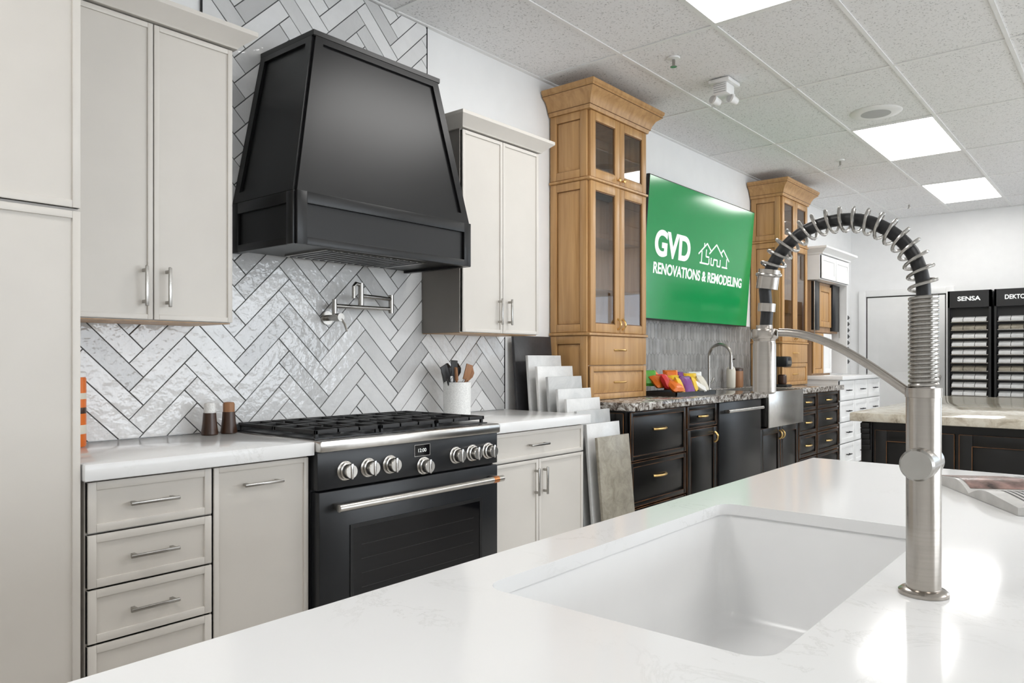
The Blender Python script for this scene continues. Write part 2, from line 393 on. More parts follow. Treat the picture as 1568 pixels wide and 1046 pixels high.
# ------------------------------------------------------------------ herringbone backsplash
def clip(poly, x0, x1, z0, z1):
    def c(poly, f, inter):
        out = []
        for i in range(len(poly)):
            a, q = poly[i], poly[(i+1) % len(poly)]
            fa, fq = f(a), f(q)
            if fa: out.append(a)
            if fa != fq: out.append(inter(a, q))
        return out
    def ix(x): return lambda a, q: (x, a[1]+(q[1]-a[1])*(x-a[0])/(q[0]-a[0]))
    def iz(z): return lambda a, q: (a[0]+(q[0]-a[0])*(z-a[1])/(q[1]-a[1]), z)
    for f, g in ((lambda p: p[0] >= x0, ix(x0)), (lambda p: p[0] <= x1, ix(x1)), (lambda p: p[1] >= z0, iz(z0)), (lambda p: p[1] <= z1, iz(z1))):
        if len(poly) < 3: return []
        poly = c(poly, f, g)
    return poly if len(poly) >= 3 else []
def tile_mesh(name, tiles, regions, mat_, grout, yb, yf, tilt, colfn):
    vs, fs, cols, mi = [], [], [], []
    for (x0, x1, z0, z1) in regions:
        k = len(vs)
        vs += [(x0, yb, z0), (x1, yb, z0), (x1, yb, z1), (x0, yb, z1), (x0, -.0005, z0), (x1, -.0005, z0), (x1, -.0005, z1), (x0, -.0005, z1)]
        for f in ((0, 1, 2, 3), (4, 7, 6, 5), (0, 4, 5, 1), (1, 5, 6, 2), (2, 6, 7, 3), (3, 7, 4, 0)):
            fs.append([k+a for a in f]); cols.append((.2, .2, .2, 1)); mi.append(1)
    for poly in tiles:
        cx = sum(p[0] for p in poly)/len(poly); cz = sum(p[1] for p in poly)/len(poly)
        a = random.uniform(-tilt, tilt); c = random.uniform(-tilt, tilt); g = colfn()
        for R in regions:
            q = clip(poly, *R)
            if not q: continue
            k = len(vs); n = len(q)
            vs += [(p[0], yf+a*(p[0]-cx)+c*(p[1]-cz), p[1]) for p in q]+[(p[0], yb, p[1]) for p in q]
            fs.append([k+i for i in range(n)]); cols.append(g); mi.append(0)
            for i in range(n):
                fs.append([k+i, k+n+i, k+n+(i+1) % n, k+(i+1) % n]); cols.append(g); mi.append(0)
    me = bpy.data.meshes.new(name); me.from_pydata(vs, [], fs); me.materials.append(mat_); me.materials.append(grout)
    me.polygons.foreach_set("material_index", mi)
    at = me.color_attributes.new("Col", 'FLOAT_COLOR', 'CORNER')
    i = 0
    for f, c in zip(fs, cols):
        for _ in f: at.data[i].color = c; i += 1
    ob = bpy.data.objects.new(name, me); COL.objects.link(ob); return ob
n = 4; w = .076; g = .0023; c45 = math.cos(math.pi/4)
tiles = []
for i in range(-70, 70):
    for j in range(-70, 70):
        k = (i-j) % (2*n)
        if k == 0: r = (i, j, i+n, j+1)
        elif k == 2*n-1: r = (i, j, i+1, j+n)
        else: continue
        q = [(r[0]*w+g, r[1]*w+g), (r[2]*w-g, r[1]*w+g), (r[2]*w-g, r[3]*w-g), (r[0]*w+g, r[3]*w-g)]
        q = [(2.16+(p[0]-p[1])*c45, 1.9+(p[0]+p[1])*c45) for p in q]
        if max(p[0] for p in q) < .86 or min(p[0] for p in q) > 3.44 or max(p[1] for p in q) < .9 or min(p[1] for p in q) > 3.01: continue
        tiles.append(q)
def colA():
    v = random.choice([.83, .81, .79, .77, .72, .64, .58, .80, .75]); v += random.uniform(-.02, .02)
    return (v, v*.998, v*.99, 1)
tile_mesh("tile_backsplash", tiles, [(.87, 3.431, .917, 1.40), (1.537, 2.79, 1.40, 2.996)], M_tile, M_grout, -.007, -.0105, .014, colA)
b = B("trim_2"); b.box(1.531, 1.536, -.013, -.0006, 2.46, 2.996, M_black); b.box(2.791, 2.796, -.013, -.0006, 2.46, 2.996, M_black)
b.box(3.432, 3.437, -.013, -.0006, .917, 1.35, M_black); b.done()
pk = []
for i in range(-2, 60):
    for j in range(-3, 12):
        hh = .15; tp = .028; W = .056
        off = (hh-tp)
        cx = 4.55+(i*W if j % 2 == 0 else i*W+W/2); cz = .95+j*off
        e = .0022
        pk.append([(cx, cz-hh/2+e), (cx+W/2-e, cz-hh/2+tp), (cx+W/2-e, cz+hh/2-tp), (cx, cz+hh/2-e), (cx-W/2+e, cz+hh/2-tp), (cx-W/2+e, cz-hh/2+tp)])
pk = [q for q in pk if max(p[0] for p in q) < 7.3]
def colB():
    v = random.uniform(.26, .36); return (v, v*.98, v*.95, 1)
tile_mesh("tile_backsplash", pk, [(4.60, 7.14, .957, 1.53)], M_picket, mat("grout_light", (.8, .8, .79), .8), -.006, -.0085, .02, colB)

# ------------------------------------------------------------------ greige cabinets
b = B("pantry_cabinet")
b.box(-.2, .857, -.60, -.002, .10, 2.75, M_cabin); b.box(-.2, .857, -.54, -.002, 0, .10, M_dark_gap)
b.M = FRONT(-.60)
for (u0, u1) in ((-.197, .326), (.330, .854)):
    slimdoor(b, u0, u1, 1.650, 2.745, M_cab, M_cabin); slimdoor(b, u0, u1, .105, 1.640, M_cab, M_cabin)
pull(b, .30, 1.1, .14, .02, M_pull, True); pull(b, .355, 1.1, .14, .02, M_pull, True)
b.done()
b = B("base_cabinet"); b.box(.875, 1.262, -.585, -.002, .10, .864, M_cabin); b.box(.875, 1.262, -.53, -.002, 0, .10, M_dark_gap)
b.M = FRONT(-.585)
for (v0, v1) in ((.710, .858), (.5485, .7035), (.386, .542), (.11, .3795)):
    slimdoor(b, .879, 1.258, v0, v1, M_cab, M_cabin, .024)
    pull(b, 1.064, (v0+v1)/2, .15, .02, M_pull)
b.done()
b = B("base_cabinet"); b.box(1.2625, 1.637, -.585, -.002, .10, .864, M_cabin); b.box(1.2625, 1.637, -.53, -.002, 0, .10, M_dark_gap)
b.M = FRONT(-.585); slimdoor(b, 1.266, 1.632, .11, .858, M_cab, M_cabin, .018); pull(b, 1.437, .79, .15, .02, M_pull); b.done()
b = B("base_cabinet"); b.box(2.648, 3.405, -.585, -.002, .10, .864, M_cabin); b.box(2.648, 3.405, -.53, -.002, 0, .10, M_dark_gap)
b.M = FRONT(-.585); slimdoor(b, 2.652, 3.401, .718, .858, M_cab, M_cabin, .02)
slimdoor(b, 2.652, 3.005, .11, .711, M_cab, M_cabin, .018); slimdoor(b, 3.009, 3.401, .11, .711, M_cab, M_cabin, .018)
pull(b, 2.99, .787, .15, .02, M_pull); pull(b, 2.975, .60, .14, .02, M_pull, True); pull(b, 3.045, .60, .14, .02, M_pull, True); b.done()
b = B("quartz_countertop"); b.box(.86, 1.639, -.634, -.014, .866, .915, M_quartz, .003); b.done()
b = B("quartz_countertop"); b.box(2.646, 3.435, -.634, -.014, .866, .915, M_quartz, .003); b.done()
def upper(x0, x1, xs, lk):
    b = B("wall_cabinet"); y = -.29
    b.box(x0, x1, y, -.014, 1.353, 2.39, M_cabin)
    b.box(x0+.003, x1-.003, y-.001, -.015, 1.350, 1.3535, M_wood)
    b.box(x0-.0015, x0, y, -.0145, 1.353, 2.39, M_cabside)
    b.M = FRONT(y)
    slimdoor(b, x0+.003, xs-.002, 1.356, 2.385, M_cab, M_cabin, .018); slimdoor(b, xs+.002, x1-.003, 1.356, 2.385, M_cab, M_cabin, .018)
    pull(b, xs-.035, 1.47, .14, .02, M_pull, True); pull(b, xs+.045, 1.47, .14, .02, M_pull, True)
    b.M = I4
    crown(b, x0, x1, -.014, y-.02, 2.391, [(0, 0), (.012, 0), (.016, .008), (.062, .046), (.066, .05), (.066, .066)], M_cab, lk)
    return b.done()
upper(.875, 1.502, 1.203, 0)
upper(2.756, 3.385, 3.070, 1)

# ------------------------------------------------------------------ hood
b = B("range_hood")
hx0, hx1, hy = 1.675, 2.645, -.46
zb0, zb1, zt = 1.662, 1.868, 2.54
b.box(hx0, hx1, hy+.002, hy+.02, zb0, zb1, M_hood); b.box(hx0+.001, hx0+.02, hy+.02, -.014, zb0, zb1, M_hood); b.box(hx1-.02, hx1-.001, hy+.02, -.014, zb0, zb1, M_hood)
b.box(hx0+.02, hx1-.02, hy+.02, -.014, zb0+.012, zb0+.02, M_hood)
b.box(hx0+.2, hx1-.2, hy+.08, -.08, zb0+.004, zb0+.012, M_pull)
for k in range(14): b.box(hx0+.22+k*.039, hx0+.24+k*.039, hy+.09, -.09, zb0+.002, zb0+.004, M_black)
b.M = FRONT(hy+.002); f = .045
for q in ((hx0, hx0+f, zb0, zb1), (hx1-f, hx1, zb0, zb1), (hx0+f, hx1-f, zb0, zb0+.03), (hx0+f, hx1-f, zb1-f, zb1)): b.box(*q, 0, .014, M_hood, .001)
b.M = LEFT(hx0+.001)
for q in ((.014, .014+f, zb0, zb1), (.458-f, .458, zb0, zb1), (.014+f, .458-f, zb0, zb0+.03), (.014+f, .458-f, zb1-f, zb1)): b.box(*q, 0, .012, M_hood, .001)
b.M = basis((hx1-.001, 0, 0), (0, 1, 0), (0, 0, 1), (1, 0, 0))
for q in ((-.458, -.458+f, zb0, zb1), (-.014-f, -.014, zb0, zb1), (-.458+f, -.014-f, zb0, zb0+.03), (-.458+f, -.014-f, zb1-f, zb1)): b.box(*q, 0, .012, M_hood, .001)
b.M = I4
A = [(hx0+.004, -.014, zb1), (hx1-.004, -.014, zb1), (hx1-.004, hy+.008, zb1), (hx0+.004, hy+.008, zb1)]
T = [(1.815, -.014, zt), (2.490, -.014, zt), (2.490, -.385, zt), (1.815, -.385, zt)]
b.hexa(A+T, M_hood)
def trapframe(b, BL, BR, TR, TL, w, wt, th, m):
    BL, BR, TR, TL = map(Vector, (BL, BR, TR, TL))
    U = (BR-BL).normalized(); Nn = (BR-BL).cross(TL-BL).normalized(); V = Nn.cross(U)
    o = BL; b.M = basis(o, U, V, Nn)
    def l(p): q = p-o; return Vector((q.dot(U), q.dot(V)))
    P = [l(p) for p in (BL, BR, TR, TL)]
    W = [wt, w, wt, w]
    def off(i):
        p, q = P[i], P[(i+1) % 4]; d = (q-p).normalized(); nn = Vector((-d.y, d.x)); return p+nn*W[i], d
    inn = []
    for i in range(4):
        p, d = off((i-1) % 4); q, e = off(i)
        den = d.x*e.y-d.y*e.x; t = ((q.x-p.x)*e.y-(q.y-p.y)*e.x)/den; inn.append(p+d*t)
    for i in range(4):
        j = (i+1) % 4; b.prism([P[i], P[j], inn[j], inn[i]], 0, th, m)
    b.M = I4
trapframe(b, A[3], A[2], T[2], T[3], .038, .045, .012, M_hood)
trapframe(b, A[0], A[3], T[3], T[0], .038, .045, .012, M_hood)
trapframe(b, A[2], A[1], T[1], T[2], .038, .045, .012, M_hood)
crown(b, 1.803, 2.502, -.014, -.397, zt-.02, [(.0, 0), (.004, .004), (.004, .024)], M_hood)
b.done()

# ------------------------------------------------------------------ range
b = B("gas_range"); rx0, rx1 = 1.643, 2.640
b.box(rx0, rx1, -.60, -.03, .02, .865, M_black); b.box(rx0+.03, rx1-.03, -.55, -.05, 0, .02, M_black)
b.box(rx0-.001, rx1+.001, -.665, -.03, .875, .918, M_steel, .008)
b.box(rx0+.02, rx1-.02, -.60, -.05, .918, .922, M_black)
b.box(rx0, rx1, -.06, -.018, .875, .945, M_black, .004)
b.M = FRONT(-.60)
b.box(rx0, rx1, .735, .876, 0, .045, M_black, .003)
b.box(rx0+.004, rx1-.004, .175, .728, 0, .05, M_black, .004)
b.box(rx0+.004, rx1-.004, .05, .165, 0, .04, M_black, .004)
b.box(1.80, 2.51, .30, .575, .0505, .052, M_glassblack)
for q in ((1.785, 1.80, .285, .59), (2.51, 2.525, .285, .59), (1.80, 2.51, .285, .30), (1.80, 2.51, .575, .59)): b.box(*q, .05, .054, M_hood)
for i in range(4): b.box(1.84, 2.47, .34+i*.055, .342+i*.055, .052, .0522, M_rackwire)
b.cyl((rx0+.05, .672, .105), (rx1-.03, .672, .105), .0145, M_steel, seg=20)
for u in (rx0+.075, rx1-.055): b.box(u-.014, u+.014, .66, .684, .05, .105, M_steel, .004)
b.cyl((rx1-.10, .672, .105), (rx1-.065, .672, .105), .0152, M_copper, seg=20)
for u, v in ((1.765, .797), (1.875, .797), (1.985, .797), (2.168, .772), (2.36, .797), (2.465, .797), (2.57, .797)):
    M0 = b.M; b.M = M0 @ Matrix.Translation((u, v, 0))
    b.lathe((0, 0, .045), [(.037, 0), (.037, .004), (.032, .007)], M_steel, 28)
    b.lathe((0, 0, .052), [(.031, 0), (.0325, .003), (.0325, .012), (.028, .014), (.0275, .034), (.025, .038)], M_steel, 28)
    b.box(-.005, .005, -.028, .030, .08, .094, M_chrome, .002)
    b.M = M0
b.box(2.12, 2.205, .815, .86, .045, .0465, M_glassblack)
b.text("12:00", 2.14, 2.185, .83, .845, .0465, .047, M_tvwhite)
for q in ((2.118, 2.207, .813, .815), (2.118, 2.207, .86, .862), (2.118, 2.12, .815, .86), (2.205, 2.207, .815, .86)): b.box(*q, .045, .047, M_steel)
b.M = I4
gz = .952
for s in range(3):
    gx0 = rx0+.03+s*.3145; gx1 = gx0+.308
    for yy in (-.59, -.325, -.31, -.06):
        b.box(gx0, gx1, yy, yy+.012, gz-.016, gz, M_castiron, .002)
    for xx in (gx0, gx0+.098, gx0+.199, gx1-.012):
        b.box(xx, xx+.012, -.59, -.05, gz-.016, gz, M_castiron, .002)
    for yc in (-.455, -.185):
        for xx in (gx0+.05, gx1-.06):
            b.box(xx-.04, xx+.04, yc-.005, yc+.005, gz-.013, gz+.001, M_castiron, .002)
        for k in (-1, 1): b.box(gx0+.149, gx0+.159, yc+k*.035, yc+k*.12, gz-.013, gz+.001, M_castiron, .002)
        b.lathe((gx0+.154, yc, .922), [(.05, 0), (.05, .006), (.034, .008), (.034, .016), (.02, .018)], M_castiron, 24)
    for xx in (gx0+.004, gx1-.015):
        for yy in (-.585, -.065): b.box(xx, xx+.012, yy, yy+.012, .918, gz-.01, M_castiron)
b.done()

# ------------------------------------------------------------------ pot filler
b = B("pot_filler"); px, pz = 2.143, 1.41
b.cyl((px, -.0135, pz), (px, -.024, pz), .032, M_pull, seg=28); b.cyl((px, -.022, pz), (px, -.085, pz), .014, M_pull)
b.cyl((px, -.075, pz), (px, -.075, pz+.085), .012, M_pull)
b.cyl((px, -.085, pz), (px, -.125, pz), .019, M_pull); b.tube([(px, -.118, pz), (px+.02, -.125, pz-.03), (px+.03, -.13, pz-.065)], .006, M_pull, 8)
b.cyl((px, -.118, pz), (px-.035, -.12, pz+.012), .006, M_pull, seg=8)
b.tube([(px, -.075, pz+.055), (px+.335, -.085, pz+.055)], .010, M_pull)
b.cyl((px+.335, -.085, pz+.035), (px+.335, -.085, pz+.125), .0135, M_pull)
b.tube([(px+.335, -.085, pz+.105), (px+.11, -.13, pz+.105)], .010, M_pull)
b.cyl((px+.11, -.13, pz+.06), (px+.11, -.13, pz+.165), .0135, M_pull)
b.tube([(px+.11, -.13, pz+.155), (px+.075, -.137, pz+.16), (px+.06, -.14, pz+.145), (px+.06, -.14, pz+.09)], .009, M_pull)
b.done()

# ------------------------------------------------------------------ counter items
for i, x in enumerate((1.52, 1.602)):
    b = B("pepper_grinder" if i else "salt_grinder")
    b.lathe((x, -.10, .9155), [(.030, 0), (.033, .004), (.027, .05), (.0245, .088)], M_wooddark)
    b.lathe((x, -.10, 1.0035), [(.0225, 0), (.0225, .032), (.019, .038), (.006, .04)], M_woodut if i else M_ceramic)
    b.done()
b = B("utensil_crock"); cx, cy = 2.86, -.17
b.lathe((cx, cy, .9155), [(.066, 0), (.072, .006), (.074, .17), (.074, .180), (.068, .180), (.066, .03), (.02, .028)], M_ceramic, 40)
def utensil(ax, ay, tx, ty, h, m, kind):
    p0 = Vector((cx+ax, cy+ay, .95)); p1 = Vector((cx+tx, cy+ty, 1.0955+h))
    b.tube([p0, p0.lerp(p1, .6), p1], [.005, .005, .006], m, 8)
    d = (p1-p0).normalized()
    if kind == 'spoon':
        b.tube([p1-d*.005, p1+d*.02, p1+d*.045, p1+d*.07], [.007, .021, .022, .006], m, 10)
    elif kind == 'spat':
        X = d.cross(Vector((0, 1, 0))).normalized(); Y = d.cross(X)
        b.M = basis(p1, X, Y, d); b.box(-.024, .024, -.003, .003, -.01, .075, m, .002); b.M = I4
    else:
        b.tube([p1-d*.01, p1+d*.06], [.010, .008], m, 10)
utensil(-.01, 0, -.085, -.01, .02, M_rubber, 'spat')
utensil(-.01, .01, -.03, .03, .03, M_rubber, 'spoon')
utensil(.0, .02, .01, .03, .04, M_rubber, 'spat')
utensil(0, -.01, -.045, -.04, .02, M_woodut, 'bar')
utensil(.01, 0, .05, -.02, .02, M_woodut, 'spat')
utensil(.02, .01, .085, .0, .012, M_woodut, 'spoon')
utensil(.01, .02, .04, .04, .03, M_rubber, 'spoon')
utensil(-.02, .02, -.06, .03, .0, M_pull, 'bar')
b.done()
b = B("snack_canister"); ccx = 1.008
b.lathe((ccx, -.12, .9155), [(.042, 0), (.045, .005), (.045, .235), (.042, .24)], M_orange, 32)
b.lathe((ccx, -.12, 1.1556), [(.046, 0), (.046, .014), (.043, .018)], M_white, 32)
b.lathe((ccx, -.12, .96), [(.0452, 0), (.0455, .001), (.0455, .03), (.0452, .031)], M_cream, 32)
b.lathe((ccx, -.12, 1.03), [(.0452, 0), (.0455, .001), (.0455, .02), (.0452, .021)], M_wooddark, 32)
b.lathe((ccx, -.12, 1.08), [(.0452, 0), (.0455, .001), (.0455, .02), (.0452, .021)], M_cream, 32)
b.done()

# ------------------------------------------------------------------ leaning slabs
def slab(x0, x1, y, top, m, lean=.10, rot=0, bot=.0):
    b = B("stone_slab_sample"); h = (top-bot)
    b.M = Matrix.Translation(((x0+x1)/2, y, bot+.003)) @ Matrix.Rotation(rot, 4, 'Z') @ Matrix.Rotation(-lean, 4, 'X')
    w2 = (x1-x0)/2; b.box(-w2, w2, -.009, .009, .002, h/math.cos(lean), m, .0015); b.done()
slab(3.47, 3.84, -.15, 1.354, M_slabdark, .08)
slab(3.47, 3.80, -.25, 1.235, M_slab[0], .08)
slab(3.465, 3.82, -.32, 1.17, M_slab[2], .08)
slab(3.47, 3.81, -.39, 1.11, M_slab[1], .08)
slab(3.465, 3.80, -.46, 1.04, M_slab[0], .08)
slab(3.46, 3.80, -.52, .985, M_slab[2], .08)
slab(3.46, 3.80, -.585, .92, M_slab[1], .08)
slab(3.46, 3.80, -.65, .85, M_slab[2], .085)
slab(3.46, 3.79, -.72, .78, M_slab[3], .09)

# ------------------------------------------------------------------ wood display cabinets
def hutch(x0, x1):
    b = B("display_cabinet"); y = -.296; yb = -.010; xm = (x0+x1)/2; t = .018
    z0, za, zb, zc, zd = .956, 1.175, 1.374, 2.348, 2.779
    b.box(x0, x0+t, y, yb, z0, zd, M_wood); b.box(x1-t, x1, y, yb, z0, zd, M_wood)
    b.box(x0+t, x1-t, yb-.008, yb, z0, zd, M_woodin)
    for z in (z0, zb-.01, zc-.01, zd-t): b.box(x0+t, x1-t, y, yb-.008, z, z+t, M_wood)
    for z in (1.66, 1.99, 2.56): b.box(x0+t, x1-t, y+.03, yb-.008, z, z+.008, M_glass)
    b.box(x0+t, x1-t, y, y+.01, z0+t, zb-.01, M_wood)
    b.M = FRONT(y)
    raised(b, x0+.003, x1-.003, z0+.004, za-.003, M_wood, .035, .02, M_glaze, False)
    b.box(x0+.003, x1-.003, za+.003, zb-.012, 0, .02, M_wood, .004)
    bow(b, xm, (z0+za)/2, .14, .02, M_brass); bow(b, xm, (za+zb)/2, .14, .02, M_brass)
    for (v0, v1) in ((zb+.012, zc-.012), (zc+.012, zd-.004)):
        for (u0, u1) in ((x0+.003, xm-.002), (xm+.002, x1-.003)):
            f = .055
            for q in ((u0, u0+f, v0, v1), (u1-f, u1, v0, v1), (u0+f, u1-f, v0, v0+f), (u0+f, u1-f, v1-f, v1)): b.box(*q, 0, .02, M_wood, .003)
            for q in ((u0+f, u0+f+.006, v0+f, v1-f), (u1-f-.006, u1-f, v0+f, v1-f), (u0+f, u1-f, v0+f, v0+f+.006), (u0+f, u1-f, v1-f-.006, v1-f)): b.box(*q, .002, .014, M_glaze)
            b.box(u0+f, u1-f, v0+f, v1-f, .008, .010, M_glass)
    for s in (-1, 1):
        bow(b, xm+s*.028, zb+.07, .07, .02, M_brass, True)
        M0 = b.M; b.M = M0 @ Matrix.Translation((xm+s*.028, zc+.04, .02)); b.lathe((0, 0, 0), [(.005, 0), (.005, .012), (.013, .016), (.013, .022), (.006, .026)], M_brass, 16); b.M = M0
    b.M = LEFT(x0)
    for (v0, v1) in ((zc+.012, zd-.002), (zb+.012, zc-.012), (z0, zb-.012)): raised(b, .012, .296, v0, v1, M_wood, .05, .016, M_glaze, False)
    b.M = I4
    for z in (zb, zc): crown(b, x0-.016, x1, yb, y-.02, z-.010, [(0, 0), (.008, .004), (.008, .016), (0, .02)], M_wood)
    P = [(0, 0), (.010, .0), (.012, .014), (.02, .024), (.028, .05), (.048, .085), (.075, .105), (.082, .112), (.082, .124), (.090, .130), (.092, .15)]
    crown(b, x0-.016, x1, yb, y-.02, zd-.002, P, M_wood)
    crown(b, x0-.016, x1, yb, y-.02, zd+.020, [(.0195, 0), (.0225, .001), (.0225, .003), (.0195, .004)], M_glaze)
    crown(b, x0-.016, x1, yb, y-.02, zd+.108, [(.081, 0), (.0835, .001), (.0835, .003), (.081, .004)], M_glaze)
    b.done()
hutch(3.902, 4.590)
hutch(7.160, 7.865)

# ------------------------------------------------------------------ tv
b = B("wall_television"); tw0, tw1, th = 4.90, 6.86, 1.075
tilt = math.atan(.08/1.07); V = Vector((0, -math.sin(tilt), math.cos(tilt))); N = Vector((0, -math.cos(tilt), -math.sin(tilt)))
b.M = basis((0, -.085, 1.517), (1, 0, 0), V, N)
b.box(tw0, tw1, 0, th, -.03, 0, M_rubber, .004)
b.box(tw0+.008, tw1-.008, .010, th-.008, 0, .0015, M_tvgreen)
def tz(z): return (z-1.517)/math.cos(tilt)
b.text("GVD", 5.04, 5.62, tz(2.0), tz(2.205), .0015, .003, M_tvwhite, .035)
b.text("RENOVATIONS & REMODELING", 5.04, 6.67, tz(1.868), tz(1.955), .0015, .003, M_tvwhite, .024)
def stroke(p, q, wd=.013):
    p = Vector(p); q = Vector(q); d = (q-p).normalized(); nn = Vector((-d.y, d.x))*wd/2; b.prism([p-nn, q-nn, q+nn, p+nn], .0015, .003, M_tvwhite)
zz = tz(2.0)
for (p, q) in (((0, .09), (.15, .19)), ((.15, .19), (.24, .13)), ((.20, .11), (.33, .20)), ((.33, .20), (.46, .11)), ((.42, .13), (.47, .17)), ((.47, .17), (.60, .08)),
               ((.06, .12), (.06, .02)), ((.03, .02), (.19, .02)), ((.14, .08), (.14, .14)), ((.14, .08), (.20, .08)), ((.24, .08), (.24, .02)), ((.24, .02), (.29, .02)), ((.29, .02), (.29, .07)), ((.29, .07), (.36, .07)), ((.36, .07), (.36, .02)), ((.36, .02), (.42, .02)), ((.42, .02), (.42, .08)), ((.46, .02), (.57, .02)), ((.55, .02), (.55, .10)), ((.10, .19), (.10, .16)), ((.20, .02), (.20, .07))):
    stroke((5.77+p[0], zz+p[1]), (5.77+q[0], zz+q[1]))
b.M = I4
b.box(5.5, 6.2, -.09, -.001, 1.9, 2.2, M_rubber); b.done()

# ------------------------------------------------------------------ black base cabinets with granite
def bbox(x0, x1):
    b = B("base_cabinet"); b.box(x0, x1, -.585, -.002, .10, .905, M_bcab); b.box(x0, x1, -.53, -.002, 0, .10, M_dark_gap); b.M = FRONT(-.585); return b
b = bbox(3.885, 4.618)
for (v0, v1) in ((.60, .895), (.32, .59), (.11, .31)):
    raised(b, 3.90, 4.61, v0, v1, M_bcab, .03, .02, M_rub); bow(b, 4.255, (v0+v1)/2+.03, .16, .02, M_brass, r=.008)
b.M = LEFT(3.885); raised(b, .02, .57, .12, .89, M_bcab, .06, .012, M_rub); b.done()
b = bbox(4.619, 5.10); raised(b, 4.63, 5.09, .745, .895, M_bcab, .03, .02, M_rub); raised(b, 4.63, 5.09, .11, .735, M_bcab, .055, .02, M_rub)
bow(b, 4.86, .82, .14, .02, M_brass, r=.008); bow(b, 5.05, .66, .07, .02, M_brass, True, .008); b.done()
b = B("dishwasher"); b.box(5.104, 5.885, -.58, -.002, .08, .903, M_black); b.M = FRONT(-.58)
b.box(5.108, 5.881, .10, .90, 0, .035, M_black, .004); b.cyl((5.17, .835, .075), (5.82, .835, .075), .013, M_steel)
for u in (5.2, 5.79): b.box(u-.012, u+.012, .825, .845, .035, .075, M_steel, .003)
b.box(5.108, 5.881, .02, .08, -.04, 0, M_black); b.done()
b = B("base_cabinet"); b.box(5.888, 6.768, -.585, -.002, .10, .655, M_bcab); b.box(5.888, 5.93, -.585, -.002, .655, .905, M_bcab); b.box(6.735, 6.768, -.585, -.002, .655, .905, M_bcab)
b.box(5.888, 6.768, -.53, -.002, 0, .10, M_dark_gap); b.M = FRONT(-.585)
raised(b, 5.895, 6.326, .11, .65, M_bcab, .055, .02, M_rub); raised(b, 6.33, 6.762, .11, .65, M_bcab, .055, .02, M_rub)
for s in (-1, 1): bow(b, 6.328+s*.03, .58, .07, .02, M_brass, True, .008)
b.done()
b = B("farmhouse_sink"); sx0, sx1 = 5.935, 6.73
b.box(sx0, sx1, -.66, -.64, .66, .952, M_steel, .004); b.box(sx0, sx0+.01, -.64, -.16, .66, .952, M_steel); b.box(sx1-.01, sx1, -.64, -.16, .66, .952, M_steel)
b.box(sx0, sx1, -.16, -.15, .66, .952, M_steel); b.box(sx0, sx1, -.64, -.15, .66, .67, M_steel); b.done()
for (a, c) in ((6.770, 7.26), (7.262, 7.93)):
    b = bbox(a, c)
    for (v0, v1) in ((.745, .895), (.535, .735), (.325, .525), (.11, .315)):
        raised(b, a+.01, c-.01, v0, v1, M_bcab, .03, .02, M_rub); bow(b, (a+c)/2, (v0+v1)/2, .14, .02, M_brass, r=.008)
    b.done()
b = B("granite_countertop")
b.box(3.86, 5.932, -.65, -.0105, .906, .955, M_granite, .004); b.box(6.734, 7.95, -.65, -.0105, .906, .955, M_granite, .004)
b.box(5.932, 6.734, -.145, -.0105, .906, .955, M_granite); b.done()

b = B("kitchen_faucet"); fx, fy = 6.06, -.085
b.lathe((fx, fy, .9555), [(.028, 0), (.028, .01), (.018, .014)], M_pull, 24)
pts = [(fx, fy, .965), (fx, fy, 1.24)]+[(fx, fy-.10+.10*math.cos(a), 1.24+.10*math.sin(a)) for a in [math.pi*i/12 for i in range(1, 13)]]+[(fx, fy-.2, 1.18)]
b.tube(pts, .013, M_pull, 14); b.cyl((fx, fy-.2, 1.185), (fx, fy-.2, 1.13), .017, M_pull); b.tube([(fx, fy, 1.0), (fx+.05, fy, 1.01), (fx+.09, fy, 1.05)], .007, M_pull, 8); b.done()
b = B("soap_bottle"); b.lathe((6.50, -.09, .9555), [(.035, 0), (.04, .008), (.042, .15), (.035, .18), (.014, .20), (.012, .225)], M_cream, 28); b.cyl((6.5, -.09, 1.17), (6.5, -.09, 1.215), .014, M_wooddark); b.tube([(6.5, -.09, 1.21), (6.5, -.13, 1.215)], .006, M_wooddark, 8); b.done()
b = B("storage_jar"); b.lathe((6.66, -.085, .9555), [(.045, 0), (.05, .01), (.05, .14), (.048, .15)], M_woodut, 28); b.lathe((6.66, -.085, 1.1056), [(.05, 0), (.05, .02), (.02, .03)], M_wooddark, 28); b.done()
b = B("coffee_maker"); kx = 6.98
b.box(kx-.07, kx+.07, -.45, -.22, .9555, .98, M_rubber, .01); b.box(kx-.07, kx+.07, -.31, -.22, .98, 1.20, M_rubber, .012); b.box(kx-.07, kx+.07, -.45, -.22, 1.14, 1.24, M_black, .02)
b.lathe((kx, -.38, .981), [(.035, 0), (.04, .01), (.04, .08), (.03, .09)], M_wooddark, 24); b.box(kx-.05, kx+.05, -.452, -.448, 1.17, 1.2, M_steel); b.done()
b = B("snack_tray")
tx0, tx1, ty0, ty1 = 4.68, 5.30, -.50, -.20
b.box(tx0, tx1, ty0, ty1, .9555, .962, M_rubber)
for q in ((tx0, tx1, ty0, ty0+.008), (tx0, tx1, ty1-.008, ty1), (tx0, tx0+.008, ty0, ty1), (tx1-.008, tx1, ty0, ty1)): b.box(*q, .962, .985, M_rubber)
cols = [M_orange, M_yellow, M_green, M_red, M_purple, M_cream, M_orange, M_yellow, M_white, M_green]
